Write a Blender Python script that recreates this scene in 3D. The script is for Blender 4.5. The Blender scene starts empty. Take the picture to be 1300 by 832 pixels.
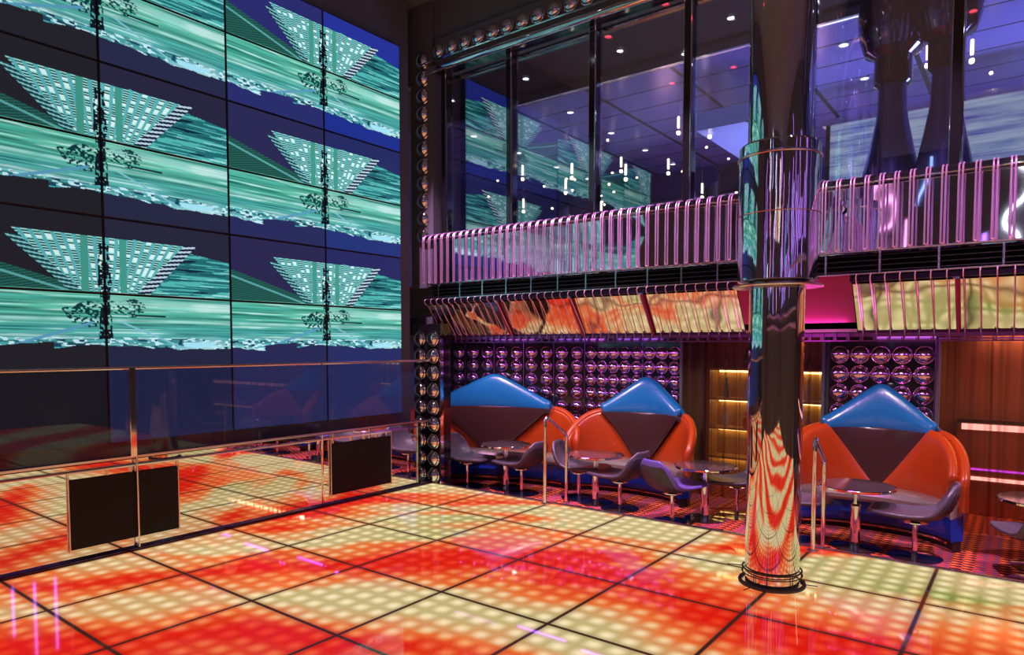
import bpy, bmesh, math, random
import numpy as np
from mathutils import Vector, Matrix
random.seed(7); rng = np.random.default_rng(11)
PI = math.pi; R = math.radians
scn = bpy.context.scene; COL = scn.collection

# ------------------------------------------------------------------ materials
def mat(name, base=(.5,.5,.5), rough=.5, metal=0, emit=None, es=0, coat=0, ior=1.5, spec=.5):
    m = bpy.data.materials.new(name); m.use_nodes = True
    b = m.node_tree.nodes['Principled BSDF']
    b.inputs['Base Color'].default_value = (*base, 1); b.inputs['Roughness'].default_value = rough
    b.inputs['Metallic'].default_value = metal; b.inputs['IOR'].default_value = ior
    b.inputs['Specular IOR Level'].default_value = spec
    b.inputs['Coat Weight'].default_value = coat; b.inputs['Coat Roughness'].default_value = .08
    if emit: b.inputs['Emission Color'].default_value = (*emit, 1); b.inputs['Emission Strength'].default_value = es
    return m
def N(m, t, **k):
    n = m.node_tree.nodes.new(t)
    for a, v in k.items(): setattr(n, a, v)
    return n
def L(m, a, b): m.node_tree.links.new(a, b)
def P(m): return m.node_tree.nodes['Principled BSDF']
def mth(m, op, a, b=None, c=None, clamp=False):
    n = N(m, 'ShaderNodeMath', operation=op, use_clamp=clamp)
    for i, v in enumerate((a, b, c)):
        if v is None: continue
        if isinstance(v, (int, float)): n.inputs[i].default_value = v
        else: L(m, v, n.inputs[i])
    return n.outputs[0]
def mix(m, f, a, b):
    n = N(m, 'ShaderNodeMix', data_type='RGBA')
    for s, v in ((n.inputs[0], f), (n.inputs[6], a), (n.inputs[7], b)):
        if isinstance(v, (int, float)): s.default_value = v
        elif isinstance(v, tuple): s.default_value = (*v, 1)
        else: L(m, v, s)
    return n.outputs[2]
def xyz(m, kind='Object'):
    tc = N(m, 'ShaderNodeTexCoord'); s = N(m, 'ShaderNodeSeparateXYZ'); L(m, tc.outputs[kind], s.inputs[0])
    return tc.outputs[kind], s.outputs
def bump(m, h, strength=.2, dist=.01):
    b = N(m, 'ShaderNodeBump'); b.inputs['Strength'].default_value = strength; b.inputs['Distance'].default_value = dist
    L(m, h, b.inputs['Height']); L(m, b.outputs[0], P(m).inputs['Normal'])
def noise(m, vec, scale, detail=2, rough=.5):
    n = N(m, 'ShaderNodeTexNoise'); n.inputs['Scale'].default_value = scale; n.inputs['Detail'].default_value = detail
    n.inputs['Roughness'].default_value = rough
    if vec is not None: L(m, vec, n.inputs['Vector'])
    return n.outputs['Fac']
def mapping(m, vec, scale=(1,1,1), rot=(0,0,0)):
    n = N(m, 'ShaderNodeMapping'); n.inputs['Scale'].default_value = scale; n.inputs['Rotation'].default_value = rot
    L(m, vec, n.inputs['Vector']); return n.outputs[0]
def s2l(r, g, b):
    f = lambda c: (c/255/12.92) if c/255 <= .04045 else ((c/255+.055)/1.055)**2.4
    return (f(r), f(g), f(b))

chrome = mat('chrome', (.86,.85,.87), .06, 1)
chrome_soft = mat('brushed_chrome', (.8,.78,.8), .22, 1)
v, _ = xyz(chrome_soft); bump(chrome_soft, noise(chrome_soft, mapping(chrome_soft, v, (40,40,2)), 6), .05)
pink_tube = mat('pink_chrome_tube', s2l(255,205,242), .3, .8)
violet_trim = mat('violet_anodised_trim', s2l(170,100,190), .3, .85)
mirror = mat('wall_mirror', (.82,.78,.78), .015, 1)
balcony_mirror = mat('balcony_tinted_mirror', (.82,.8,.9), .04, 1)
v, _ = xyz(balcony_mirror); bump(balcony_mirror, noise(balcony_mirror, v, 1.6, 1), .25, .05)
slant_mirror = mat('slanted_polished_panel', (.88,.84,.8), .06, 1)
v, _ = xyz(slant_mirror); bump(slant_mirror, noise(slant_mirror, v, 2.2, 1), .3, .05)
col_steel = mat('column_polished_steel', (.84,.82,.84), .035, 1)
v, _ = xyz(col_steel); bump(col_steel, noise(col_steel, mapping(col_steel, v, (3,3,.8)), 2.5, 2), .1, .03)
black = mat('black_paint', (.12,.135,.145), .8, spec=.1)
black_gloss = mat('black_gloss', (.012,.012,.014), .08, coat=.6)
panel_black = mat('matte_black_panel', (.022,.019,.02), .7, spec=.2)
ceiling_black = mat('black_ceiling_paint', (.17,.20,.22), .9, spec=.1)
bezel_mat = mat('screen_bezel', (.012,.012,.014), .4)
dark_slat = mat('grille_dark_slat', (.05,.05,.055), .3, .7)
grey_leather = mat('grey_violet_leather', s2l(84,80,88), .35, spec=.6)
v, _ = xyz(grey_leather); bump(grey_leather, noise(grey_leather, v, 90), .06, .003)
violet_leather = mat('violet_leather', s2l(112,98,180), .35)
pad_leather = mat('charcoal_leather', s2l(62,56,60), .42)
blue_vinyl = mat('blue_vinyl', s2l(28,120,190), .28, coat=.5)
orange_vinyl = mat('orange_vinyl', s2l(212,76,22), .3, coat=.5)
brown_vinyl = mat('brown_vinyl', s2l(72,40,42), .3, coat=.4)
for mm in (blue_vinyl, orange_vinyl, brown_vinyl):
    v, _ = xyz(mm); bump(mm, noise(mm, mapping(mm, v, (9,9,1.2)), 4, 2), .12, .02)
base_blue = mat('royal_blue_vinyl', s2l(22,70,190), .25, coat=.4)
seat_silver = mat('silver_grey_seat_leather', s2l(176,166,160), .2, .25, coat=.5)
granite = mat('dark_speckled_stone', (.06,.05,.055), .08, coat=.5)
v, _ = xyz(granite); nz = noise(granite, v, 120, 3)
L(granite, mix(granite, mth(granite, 'MULTIPLY', mth(granite, 'GREATER_THAN', nz, .58), .8), (.03,.027,.03), (.3,.22,.2)), P(granite).inputs['Base Color'])

def lamp_mat(n, c, s): return mat(n, (.02,.02,.02), .5, emit=c, es=s)
lamp_white = lamp_mat('white_spot_lens', (.85,.93,1), 14)
lamp_red = lamp_mat('red_spot_lens', (1,.06,.1), 3.5)
lamp_warm = lamp_mat('warm_bulb', (1,.78,.5), 10)
strip_yellow = lamp_mat('yellow_shelf_strip', (1,.78,.32), 7)
strip_pink = lamp_mat('pink_counter_strip', (1,.5,.55), 2.2)
strip_violet = lamp_mat('violet_counter_strip', (.5,.05,1), 2)

# thin pane that lets light through and mirrors part of it
def pane_mat(name, fac, tint=(.95,.95,1), gl=(1,1,1)):
    m = bpy.data.materials.new(name); m.use_nodes = True; nt = m.node_tree; nt.nodes.clear()
    o = N(m, 'ShaderNodeOutputMaterial'); t = N(m, 'ShaderNodeBsdfTransparent'); g = N(m, 'ShaderNodeBsdfGlossy'); mx = N(m, 'ShaderNodeMixShader')
    t.inputs[0].default_value = (*tint, 1); g.inputs[0].default_value = (*gl, 1); g.inputs['Roughness'].default_value = .02
    mx.inputs[0].default_value = fac
    L(m, t.outputs[0], mx.inputs[1]); L(m, g.outputs[0], mx.inputs[2]); L(m, mx.outputs[0], o.inputs[0]); return m
window_glass = pane_mat('window_glass', .27, (.86,.86,.93))
front_glass = pane_mat('screen_front_glass', .025)

# lit dance floor: 8 x 8 lamps in every square panel under glass
FX0, FY0, TS = -6.554, 6.748, .994
floor_mat = mat('lit_dance_floor', (.02,.015,.015), .04, spec=.7)
m = floor_mat
at = N(m, 'ShaderNodeAttribute', attribute_name='led_red'); red = at.outputs['Fac']
at2 = N(m, 'ShaderNodeAttribute', attribute_name='led_green')
v, o = xyz(m)
gx = mth(m, 'DIVIDE', mth(m, 'SUBTRACT', o[0], FX0), TS); gy = mth(m, 'DIVIDE', mth(m, 'SUBTRACT', o[1], FY0), TS)
def lobe(g):
    c = mth(m, 'COSINE', mth(m, 'MULTIPLY', mth(m, 'ADD', g, 1/12), 2*PI*6))
    return mth(m, 'MULTIPLY_ADD', c, .5, .5)
b_ = mth(m, 'MULTIPLY', mth(m, 'POWER', lobe(gx), .8), mth(m, 'POWER', lobe(gy), .8))
def edge(g):
    f = mth(m, 'FRACT', mth(m, 'ADD', g, 10)); d = mth(m, 'MINIMUM', f, mth(m, 'SUBTRACT', 1, f))
    return mth(m, 'MULTIPLY', mth(m, 'SUBTRACT', d, .009), 90, clamp=True), mth(m, 'SMOOTH_MIN', mth(m, 'MULTIPLY', d, 14), 1, .1)
ex, sx = edge(gx); ey, sy = edge(gy)
cream = mix(m, b_, s2l(198,180,120), s2l(255,234,186))
green = mix(m, b_, s2l(120,135,60), s2l(225,225,140))
cream = mix(m, at2.outputs['Fac'], cream, green)
redc = mix(m, b_, s2l(224,26,12), s2l(240,60,30))
r1 = mth(m, 'MULTIPLY', mth(m, 'MULTIPLY', red, mth(m, 'SUBTRACT', 1, red)), mth(m, 'SUBTRACT', .36, b_))
reff = mth(m, 'ADD', red, mth(m, 'MULTIPLY', r1, 1.0), clamp=True)
orng = mix(m, b_, s2l(235,116,54), s2l(249,158,94))
lo = mth(m, 'MULTIPLY', reff, 2, clamp=True); hi = mth(m, 'MULTIPLY_ADD', reff, 2, -1, clamp=True)
c = mix(m, hi, mix(m, lo, cream, orng), redc)
sm = mth(m, 'MULTIPLY', ex, ey); sh = mth(m, 'MULTIPLY_ADD', mth(m, 'MULTIPLY', sx, sy), .25, .75)
L(m, mix(m, sm, s2l(70,40,34), c), P(m).inputs['Emission Color'])
L(m, mth(m, 'MULTIPLY', sh, .95), P(m).inputs['Emission Strength'])

disp_mat = mat('video_display', (.004,.004,.006), .5, spec=.05)
a = N(disp_mat, 'ShaderNodeAttribute', attribute_name='picture'); L(disp_mat, a.outputs['Color'], P(disp_mat).inputs['Emission Color'])
P(disp_mat).inputs['Emission Strength'].default_value = 1.0

# patterned carpet
carpet = mat('patterned_carpet', (.3,.05,.02), .95, spec=.1); m = carpet
v, o = xyz(m)
def wave(x, f, ph=0): return mth(m, 'SINE', mth(m, 'MULTIPLY_ADD', x, f, ph))
row = mth(m, 'FLOOR', mth(m, 'MULTIPLY', o[0], 11))
off = mth(m, 'MULTIPLY', mth(m, 'FRACT', mth(m, 'MULTIPLY', row, .5)), PI*2)
wy = mth(m, 'SINE', mth(m, 'ADD', mth(m, 'MULTIPLY', o[1], 75), off))
wx = mth(m, 'SINE', mth(m, 'MULTIPLY', o[0], 2*PI*11))
blk = mth(m, 'GREATER_THAN', mth(m, 'ADD', wy, mth(m, 'MULTIPLY', wx, .6)), .25)
band = mth(m, 'GREATER_THAN', mth(m, 'SINE', mth(m, 'MULTIPLY', o[0], 2*PI*2.75)), .1)
c = mix(m, band, s2l(245,120,55), s2l(215,80,52)); c = mix(m, blk, mix(m, band, s2l(96,40,50), s2l(128,80,112)), c)
L(m, c, P(m).inputs['Base Color']); bump(m, noise(m, v, 300), .3, .004)

# sheer curtain
curtain_mat = bpy.data.materials.new('sheer_brown_curtain'); m = curtain_mat; m.use_nodes = True
nt = m.node_tree; pr = P(m); pr.inputs['Base Color'].default_value = (*s2l(92,58,40), 1); pr.inputs['Roughness'].default_value = .7
out = nt.nodes['Material Output']; tr = N(m, 'ShaderNodeBsdfTransparent'); tr.inputs[0].default_value = (*s2l(250,215,190), 1)
mx = N(m, 'ShaderNodeMixShader'); lw = N(m, 'ShaderNodeLayerWeight'); lw.inputs[0].default_value = .5
L(m, mth(m, 'MULTIPLY_ADD', lw.outputs['Facing'], .75, .22), mx.inputs[0])
L(m, tr.outputs[0], mx.inputs[1]); L(m, pr.outputs[0], mx.inputs[2]); L(m, mx.outputs[0], out.inputs[0])

# upper lounge ceiling panels
lounge_ceiling = mat('blue_violet_ceiling_panels', s2l(70,66,130), .22, .35); m = lounge_ceiling
v, o = xyz(m)
def line(c_, s, w, ph=0):
    f = mth(m, 'FRACT', mth(m, 'MULTIPLY_ADD', c_, 1/s, 20+ph)); return mth(m, 'LESS_THAN', f, w)
ln = mth(m, 'MAXIMUM', line(o[0], 1.25, .045), line(o[1], .62, .05))
nz = noise(m, v, .6, 2)
L(m, mix(m, ln, mix(m, nz, s2l(96,92,185), s2l(150,132,185)), s2l(10,9,18)), P(m).inputs['Base Color'])
copper_wall = mat('copper_lacquer_panel', s2l(190,120,90), .25, .6); v, _ = xyz(copper_wall)
bump(copper_wall, noise(copper_wall, v, 3), .15, .03)
lounge_wall_mat = mat('lounge_wall_panel', s2l(60,60,110), .3, .4)
lit_blue_panel = mat('lit_blue_louvre', (.02,.02,.04), .3); m = lit_blue_panel; v, o = xyz(m)
w_ = mth(m, 'MULTIPLY_ADD', mth(m, 'SINE', mth(m, 'MULTIPLY', o[2], 42)), .5, .5)
nz = noise(m, mapping(m, v, (1,1,6)), 1.6, 3)
nz2 = noise(m, mapping(m, v, (.6,1,22)), 1.4, 4, .7)
L(m, mix(m, mth(m, 'MULTIPLY_ADD', mth(m, 'ADD', mth(m, 'MULTIPLY', w_, .18), mth(m, 'ADD', mth(m, 'MULTIPLY', nz2, 1.6), mth(m, 'MULTIPLY', nz, 1.4))), 1.5, -1.75, clamp=True), s2l(50,70,190), s2l(215,238,255)), P(m).inputs['Emission Color']); P(m).inputs['Emission Strength'].default_value = .75
shelf_wood = mat('dark_shelf_wood', s2l(170,135,75), .4)
plinth_mat = mat('plinth_dark', (.02,.018,.02), .4)
copper_rail = mat('copper_foot_rail', s2l(225,140,120), .2, 1)
bottle_mats = [mat('bottle_glass_%s' % n, c, .1, coat=.5) for n, c in (('amber', s2l(160,90,20)), ('green', s2l(20,90,50)), ('clear', s2l(170,180,200)))]

# ------------------------------------------------------------------ geometry
ORG = {}
def setp(o, label=None, cat=None, group=None, kind=None):
    for k, v in (('label', label), ('category', cat), ('group', group), ('kind', kind)):
        if v: o[k] = v
    return o
def thing(name, loc, label, cat, group=None, rot=0):
    o = bpy.data.objects.new(name, None); COL.objects.link(o); o.empty_display_size = .1
    o.location = loc; o.rotation_euler = (0, 0, rot); ORG[o.name] = Vector(loc)
    return setp(o, label, cat, group)
class MB:
    def __init__(s): s.v = []; s.f = []; s.sm = []
    def add(s, vs, fs, smooth=False):
        k = len(s.v); s.v += [Vector(p) for p in vs]; s.f += [tuple(i+k for i in f) for f in fs]; s.sm += [smooth]*len(fs); return s
    def box(s, x0, x1, y0, y1, z0, z1, bev=0):
        if bev:
            bm = bmesh.new(); bmesh.ops.create_cube(bm, size=1)
            for q in bm.verts: q.co = Vector(((x0+x1)/2+q.co.x*(x1-x0), (y0+y1)/2+q.co.y*(y1-y0), (z0+z1)/2+q.co.z*(z1-z0)))
            bmesh.ops.bevel(bm, geom=bm.edges[:], offset=bev, segments=2, affect='EDGES', profile=.6)
            bm.verts.index_update(); s.add([q.co for q in bm.verts], [[q.index for q in f.verts] for f in bm.faces]); bm.free(); return s
        vs = [(x, y, z) for z in (z0, z1) for y in (y0, y1) for x in (x0, x1)]
        return s.add(vs, [(0,2,3,1), (4,5,7,6), (0,1,5,4), (2,6,7,3), (0,4,6,2), (1,3,7,5)])
    def tube(s, pts, r, n=8, cap=True):
        pts = [Vector(p) for p in pts]; rs = r if isinstance(r, (list, tuple)) else [r]*len(pts); vs = []; fs = []
        ref = None
        for i, p in enumerate(pts):
            d = (pts[min(i+1, len(pts)-1)] - pts[max(i-1, 0)]).normalized()
            if ref is None: ref = Vector((0,0,1)) if abs(d.z) < .9 else Vector((1,0,0))
            u = (ref - d*ref.dot(d)).normalized(); w = d.cross(u); ref = u
            for k in range(n):
                a = 2*PI*k/n; vs.append(p + (u*math.cos(a) + w*math.sin(a))*rs[i])
        for i in range(len(pts)-1):
            for k in range(n): fs.append((i*n+k, i*n+(k+1) % n, (i+1)*n+(k+1) % n, (i+1)*n+k))
        s.add(vs, fs, True)
        if cap: s.add(vs[:n], [tuple(range(n))[::-1]]); s.add(vs[-n:], [tuple(range(n))])
        return s
    def lathe(s, prof, c=(0,0,0), n=32, axis='z', smooth=True):
        vs = []; fs = []; c = Vector(c)
        for r, h in prof:
            for k in range(n):
                a = 2*PI*k/n; x, y = r*math.cos(a), r*math.sin(a)
                vs.append(c + {'z': Vector((x, y, h)), 'y': Vector((x, -h, y)), 'x': Vector((h, x, y))}[axis])
        for i in range(len(prof)-1):
            for k in range(n):
                f = (i*n+k, i*n+(k+1) % n, (i+1)*n+(k+1) % n, (i+1)*n+k); fs.append(f if axis != 'x' else f)
        s.add(vs, fs, smooth); return s
    def grid(s, fn, nu, nv, smooth=True):
        vs = [fn(i/nu, j/nv) for j in range(nv+1) for i in range(nu+1)]
        return s.add(vs, [(j*(nu+1)+i, j*(nu+1)+i+1, (j+1)*(nu+1)+i+1, (j+1)*(nu+1)+i) for j in range(nv) for i in range(nu)], smooth)
    def build(s, name, m, parent=None, world=True, weld=False, **tags):
        off = ORG[parent.name] if (parent is not None and world) else Vector((0,0,0))
        me = bpy.data.meshes.new(name); me.from_pydata([tuple(p-off) for p in s.v], [], s.f)
        for p, q in zip(me.polygons, s.sm): p.use_smooth = q
        if weld or True:
            bm = bmesh.new(); bm.from_mesh(me)
            if weld: bmesh.ops.remove_doubles(bm, verts=bm.verts, dist=1e-5)
            bmesh.ops.recalc_face_normals(bm, faces=bm.faces[:]); bm.to_mesh(me); bm.free()
        me.set_sharp_from_angle(angle=R(32)) if any(s.sm) else None
        me.materials.append(m); o = bpy.data.objects.new(name, me); COL.objects.link(o)
        if parent is not None: o.parent = parent; ORG[o.name] = ORG[parent.name]
        else: ORG[o.name] = Vector((0,0,0))
        return setp(o, **tags)
def kids(o): return [c for c in bpy.data.objects if c.parent == o]
def copy_tree(o, parent=None, ch=None):
    c = o.copy(); COL.objects.link(c)
    if parent is not None: c.parent = parent
    ORG[c.name] = ORG.get(o.name, Vector((0,0,0)))
    for k in kids(o): copy_tree(k, c)
    return c
def solid(o, t, off=0, sub=0, bev=0):
    if t: s = o.modifiers.new('s', 'SOLIDIFY'); s.thickness = t; s.offset = off
    if bev: b = o.modifiers.new('b', 'BEVEL'); b.width = bev; b.segments = 3; b.limit_method = 'ANGLE'
    if sub: q = o.modifiers.new('d', 'SUBSURF'); q.levels = sub; q.render_levels = sub
    return o
def struct(name, mb, m): return mb.build(name, m, kind='structure')
ORD = ['first','second','third','fourth','fifth','sixth','seventh','eighth','ninth','tenth','eleventh','twelfth','thirteenth']
WX, EY, CZ = -6.6, 6.75, -.12        # mirror wall, dance floor edge, carpet level

# ------------------------------------------------------------------ setting
SAMP = [tuple(map(float, t.split(','))) for t in """-6.35,1.88,0.7 -6.47,2.00,0.6 -6.23,2.18,0.3 -6.39,2.52,0.2 -6.00,2.66,0.3 -6.04,2.02,1 -5.87,2.31,1 -5.72,2.57,0.9 -5.91,1.74,0.4 -5.77,1.62,0.2 -5.77,1.85,0.6 -5.70,2.15,0.6 -5.45,1.98,0.3 -5.39,2.20,0.15 -5.20,2.47,0.2 -5.39,2.45,0.5 -5.35,2.64,0.6 -4.93,2.68,0.3 -5.17,2.03,0.2 -4.86,2.14,0.3 -5.13,1.78,0.6 -5.30,1.56,0.7 -4.95,1.45,1 -4.88,1.69,1 -4.83,1.82,1 -4.71,1.92,0.7 -4.65,2.20,0.6 -4.42,2.43,0.9 -4.46,2.11,1 -4.07,2.40,1 -3.89,2.64,0.9 -4.39,2.68,0.5 -4.41,2.90,0.15 -4.34,3.07,0.05 -4.09,2.16,0.7 -3.75,2.37,0.8 -4.23,2.00,0.9 -6.41,3.06,0.2 -6.37,3.39,0.25 -5.98,3.30,0.05 -5.90,3.75,0.2 -5.73,2.94,0.4 -5.37,3.06,1 -5.23,3.32,1 -5.09,3.60,0.8 -5.42,2.87,0.9 -5.12,2.82,0.5 -4.82,2.95,0.5 -4.80,3.27,0.5 -6.14,4.35,0.6 -6.55,4.32,1 -6.56,3.90,0.6 -6.36,4.60,1 -6.59,5.14,1 -6.56,5.48,1 -6.44,4.67,1 -6.32,5.66,0.9 -6.18,5.94,0.8 -5.84,6.03,0.6 -6.34,6.41,0.1 -5.67,6.16,0.7 -5.57,6.40,0.5 -6.07,6.49,0.3 -6.04,5.41,0.3 -6.03,4.86,0.4 -6.07,4.56,0.3 -6.11,4.13,1 -5.80,3.92,0.4 -5.73,4.30,0.15 -5.71,5.52,0.1 -5.23,5.21,0.05 -4.98,5.52,0.1 -5.51,5.12,0.1 -4.62,5.38,0.35 -5.48,3.97,0.05 -5.29,4.42,0 -4.94,4.58,0.05 -4.97,3.86,0.4 -4.86,4.34,0.5 -4.60,4.45,0.8 -4.74,5.06,0.15 -5.11,3.58,0.6 -4.89,3.43,1 -4.75,3.69,1 -4.54,3.40,0.5 -4.77,3.22,0.7 -4.60,3.97,1 -4.30,4.28,1 -4.01,4.60,1 -3.66,4.69,1 -4.18,4.97,0.7 -4.25,5.44,0.5 -3.90,5.60,0.5 -4.94,6.10,0.2 -4.60,6.36,0.05 -4.15,6.43,0.05 -3.75,6.05,0.1 -3.52,5.06,0.9 -3.48,5.40,0.6 -3.37,5.58,0.5 -3.15,5.08,1 -4.31,3.72,0.8 -4.16,3.99,0.9 -4.14,3.57,0.2 -3.87,3.84,0.3 -3.75,4.00,0.8 -3.55,4.23,0.6 -3.35,4.45,0.7 -3.18,4.74,1 -2.89,4.66,1 -4.25,3.08,0.05 -4.03,3.24,0 -3.75,3.34,0.05 -3.87,2.90,0.2 -3.67,3.05,0.2 -3.64,3.49,0 -3.33,3.55,0 -3.00,3.57,0.05 -3.13,3.87,0.2 -2.95,4.07,0.4 -2.78,4.32,0.7 -2.56,4.14,0.3 -2.48,3.86,0 -3.94,2.65,1 -3.62,2.61,1 -3.48,3.00,0.5 -3.37,2.81,1 -3.29,3.15,0.3 -3.06,3.04,0.9 -3.00,3.32,0.2 -2.74,3.38,0.3 -2.72,3.12,0.8 -2.51,3.47,0.1 -2.32,3.61,0.1 -3.26,5.57,0.5 -3.24,5.15,1 -3.09,5.70,0.4 -2.81,5.82,0.4 -2.87,5.29,0.9 -2.59,5.35,0.5 -2.70,4.98,1 -2.35,5.75,0.1 -2.05,5.76,0.05 -2.68,6.28,0.05 -3.26,6.47,0.05 -3.63,6.43,0.05 -2.36,5.09,0.8 -2.04,5.22,0.6 -1.86,5.48,0.3 -2.06,4.83,1 -1.76,4.94,0.9 -2.46,4.90,1 -2.12,4.57,0.9 -1.78,4.57,1 -2.41,4.45,0.7 -2.72,4.33,0.8 -2.54,4.04,0.1 -2.21,4.24,0.4 -2.20,3.91,0.05 -1.91,4.13,0.4 -1.68,4.31,0.7 -1.61,4.54,1 -1.97,3.77,0.1 -1.69,3.98,0.3 -1.49,4.21,0.8 -1.41,4.39,1 -1.35,4.66,1 -1.84,5.32,0.4 -1.78,5.03,0.8 -1.43,5.17,0.4 -1.19,5.24,0.4 -1.27,5.55,0.2 -1.26,6.36,0 -0.98,6.35,0 -0.69,6.21,0 -0.84,5.51,0.25 -0.66,5.31,0.4 -0.84,5.07,0.6 -1.06,5.00,0.6 -1.27,4.60,1 -0.98,4.64,1 -0.78,4.69,1 -0.45,6.30,0.05 -0.21,6.23,0.05 -0.07,6.68,0 -0.40,5.68,0.2 -0.19,5.57,0.3 -0.44,5.23,0.5 -0.24,5.21,0.6 -0.05,5.39,0.5 -0.49,4.87,0.8 -0.34,4.94,0.7""".split()]
xs = [WX+.0]; k = 0
c0 = FX0 - TS
while True:
    x = c0 + (k+.5)*TS/12; k += 1
    if x > 5.3: break
    if x > WX+.02: xs.append(x)
ys = [FY0]
k = 0
while True:
    y = FY0 - (k+.5)*TS/12; k += 1
    if y < -5.2: break
    ys.append(y)
xs, ys = np.array(xs), np.array(ys)
GX, GY = np.meshgrid(xs, ys)
sp = np.array(SAMP)
Dp = -.608*GX + .794*GY
fall = np.clip(.5+.85*np.sin((Dp-4.3)*2*PI/1.75+1.4+.8*np.sin(GX*1.1)+.6*np.sin(GY*1.7)), 0, 1)
num = fall*.02; den = np.full_like(fall, .02)
for px, py, r in sp:
    du = (-.608*(GX-px) + .794*(GY-py)); dl = (.794*(GX-px) + .608*(GY-py))
    w = np.exp(-(du*du)/(2*.08**2) - (dl*dl)/(2*.2**2)); num += w*r; den += w
redf = np.clip((num/den-.5)*1.25+.47, 0, 1)
greenf = .85*np.exp(-((GX+.35)**2/.25+(GY-6.0)**2/.03)) + .35*np.exp(-((GX+4.6)**2+(GY-4.9)**2)/.5) + .35*np.exp(-((GX+1.2)**2+(GY-6.3)**2)/.6) + .3*np.exp(-((GX+4.9)**2+(GY-5.6)**2)/.3)
nx, ny = len(xs), len(ys)
mb = MB(); mb.add([(GX[j,i], GY[j,i], 0) for j in range(ny) for i in range(nx)], [(j*nx+i, j*nx+i+1, (j+1)*nx+i+1, (j+1)*nx+i) for j in range(ny-1) for i in range(nx-1)])
fl = struct('floor', mb, floor_mat)
bb = MB(); 
for nm, arr in (('led_red', redf), ('led_green', greenf)):
    a = fl.data.attributes.new(nm, 'FLOAT', 'POINT'); a.data.foreach_set('value', arr.astype(np.float32).ravel())
if fl.data.polygons[0].normal.z < 0: fl.data.flip_normals()
solid(fl, .1, -1)
struct('floor_carpet', MB().box(-9, 3.5, EY+.06, 10.6, CZ-.08, CZ), carpet)
struct('trim_1', MB().box(WX, 5.3, EY, EY+.055, CZ-.05, .004, .004), chrome_soft)
struct('trim_2', MB().box(WX-.03, WX+.05, -5, EY, 0, .03, .006), mat('dark_violet_floor_trim', s2l(60,42,70), .2, .8))
struct('wall_left', MB().box(WX-.45, WX-.151, -5.3, EY-.22, -.1, 6.7), black)
struct('wall_right', MB().box(5.3, 5.5, -5.3, 10.6, -.2, 6.7), black)
struct('wall_behind', MB().box(WX-.45, 5.5, -5.5, -5.3, -.2, 6.7), black)
struct('ceiling', MB().box(WX-.6, 5.5, -5.5, EY+.35, 6.55, 6.7), ceiling_black)
struct('wall_upper_fascia', MB().box(WX-.6, 5.3, EY+.1, EY+.35, 5.66, 6.6), black)
struct('wall_slab_edge', MB().box(-7.6, 5.3, EY+.3, 8.6, 2.3, 2.72), black)
struct('wall_bay_left', MB().box(-7.75, -7.6, 7.0, 8.1, CZ, 2.4).box(-7.1, -6.78, 7.0, 7.12, CZ, 2.4), black)
struct('ceiling_bay', MB().box(-8.6, 5.3, 7.12, 10.6, 2.06, 2.3), mat('bay_ceiling_violet', s2l(50,36,60), .5))
struct('wall_bay_rear', MB().box(-8.7, 5.3, 10.3, 10.5, CZ, 2.4), copper_wall)
struct('wall_lounge_rear', MB().box(-9.5, 5.3, 13.0, 13.2, 2.6, 5.5), lounge_wall_mat)
struct('wall_lounge_left', MB().box(-9.7, -9.5, 6.9, 13.2, 2.6, 5.6), lounge_wall_mat)
struct('floor_lounge', MB().box(-9.7, 5.3, 6.95, 13.2, 2.72, 2.75), carpet)
struct('ceiling_lounge', MB().box(-9.7, 5.3, 8.15, 13.2, 5.40, 5.5), lounge_ceiling)
struct('ceiling_lounge_dark', MB().box(-9.7, 5.3, EY+.33, 8.1, 5.52, 5.6), mat('lounge_dark_ceiling', (.02,.02,.022), .7, spec=.1))
struct('trim_lounge_ceiling', MB().tube([(-9.5, 8.12, 5.42), (5.2, 8.12, 5.42)], .025).box(-9.5, 5.3, 8.06, 8.14, 5.40, 5.6), chrome_soft)

# windows of the upper lounge
mul = [-7.55, -6.42, -5.31, -4.1, -2.95, -1.75, -.57, .62, 1.8, 3.0, 4.2, 5.25]
for i in range(len(mul)-1):
    a, b = mul[i], mul[i+1]
    w = setp(bpy.data.objects.new('window_%d' % (i+1), None), kind='structure'); COL.objects.link(w); w.location = ((a+b)/2, 6.95, 3.36); ORG[w.name] = w.location.copy()
    MB().box(a+.03, b-.03, 6.93, 6.945, 3.4, 5.62).build('window_pane', window_glass, w)
    MB().box(a-.035, a+.035, 6.86, 7.0, 3.36, 5.66).build('window_frame', black_gloss, w)
    MB().tube([(a+.04, 6.87, 3.36), (a+.04, 6.87, 5.62)], .012, 8).tube([(a-.04, 6.87, 3.36), (a-.04, 6.87, 5.62)], .006, 6).build('window_chrome_bead', chrome, w)
    MB().box(a, b, 6.86, 7.0, 5.6, 5.68).build('window_head', black_gloss, w)

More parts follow.
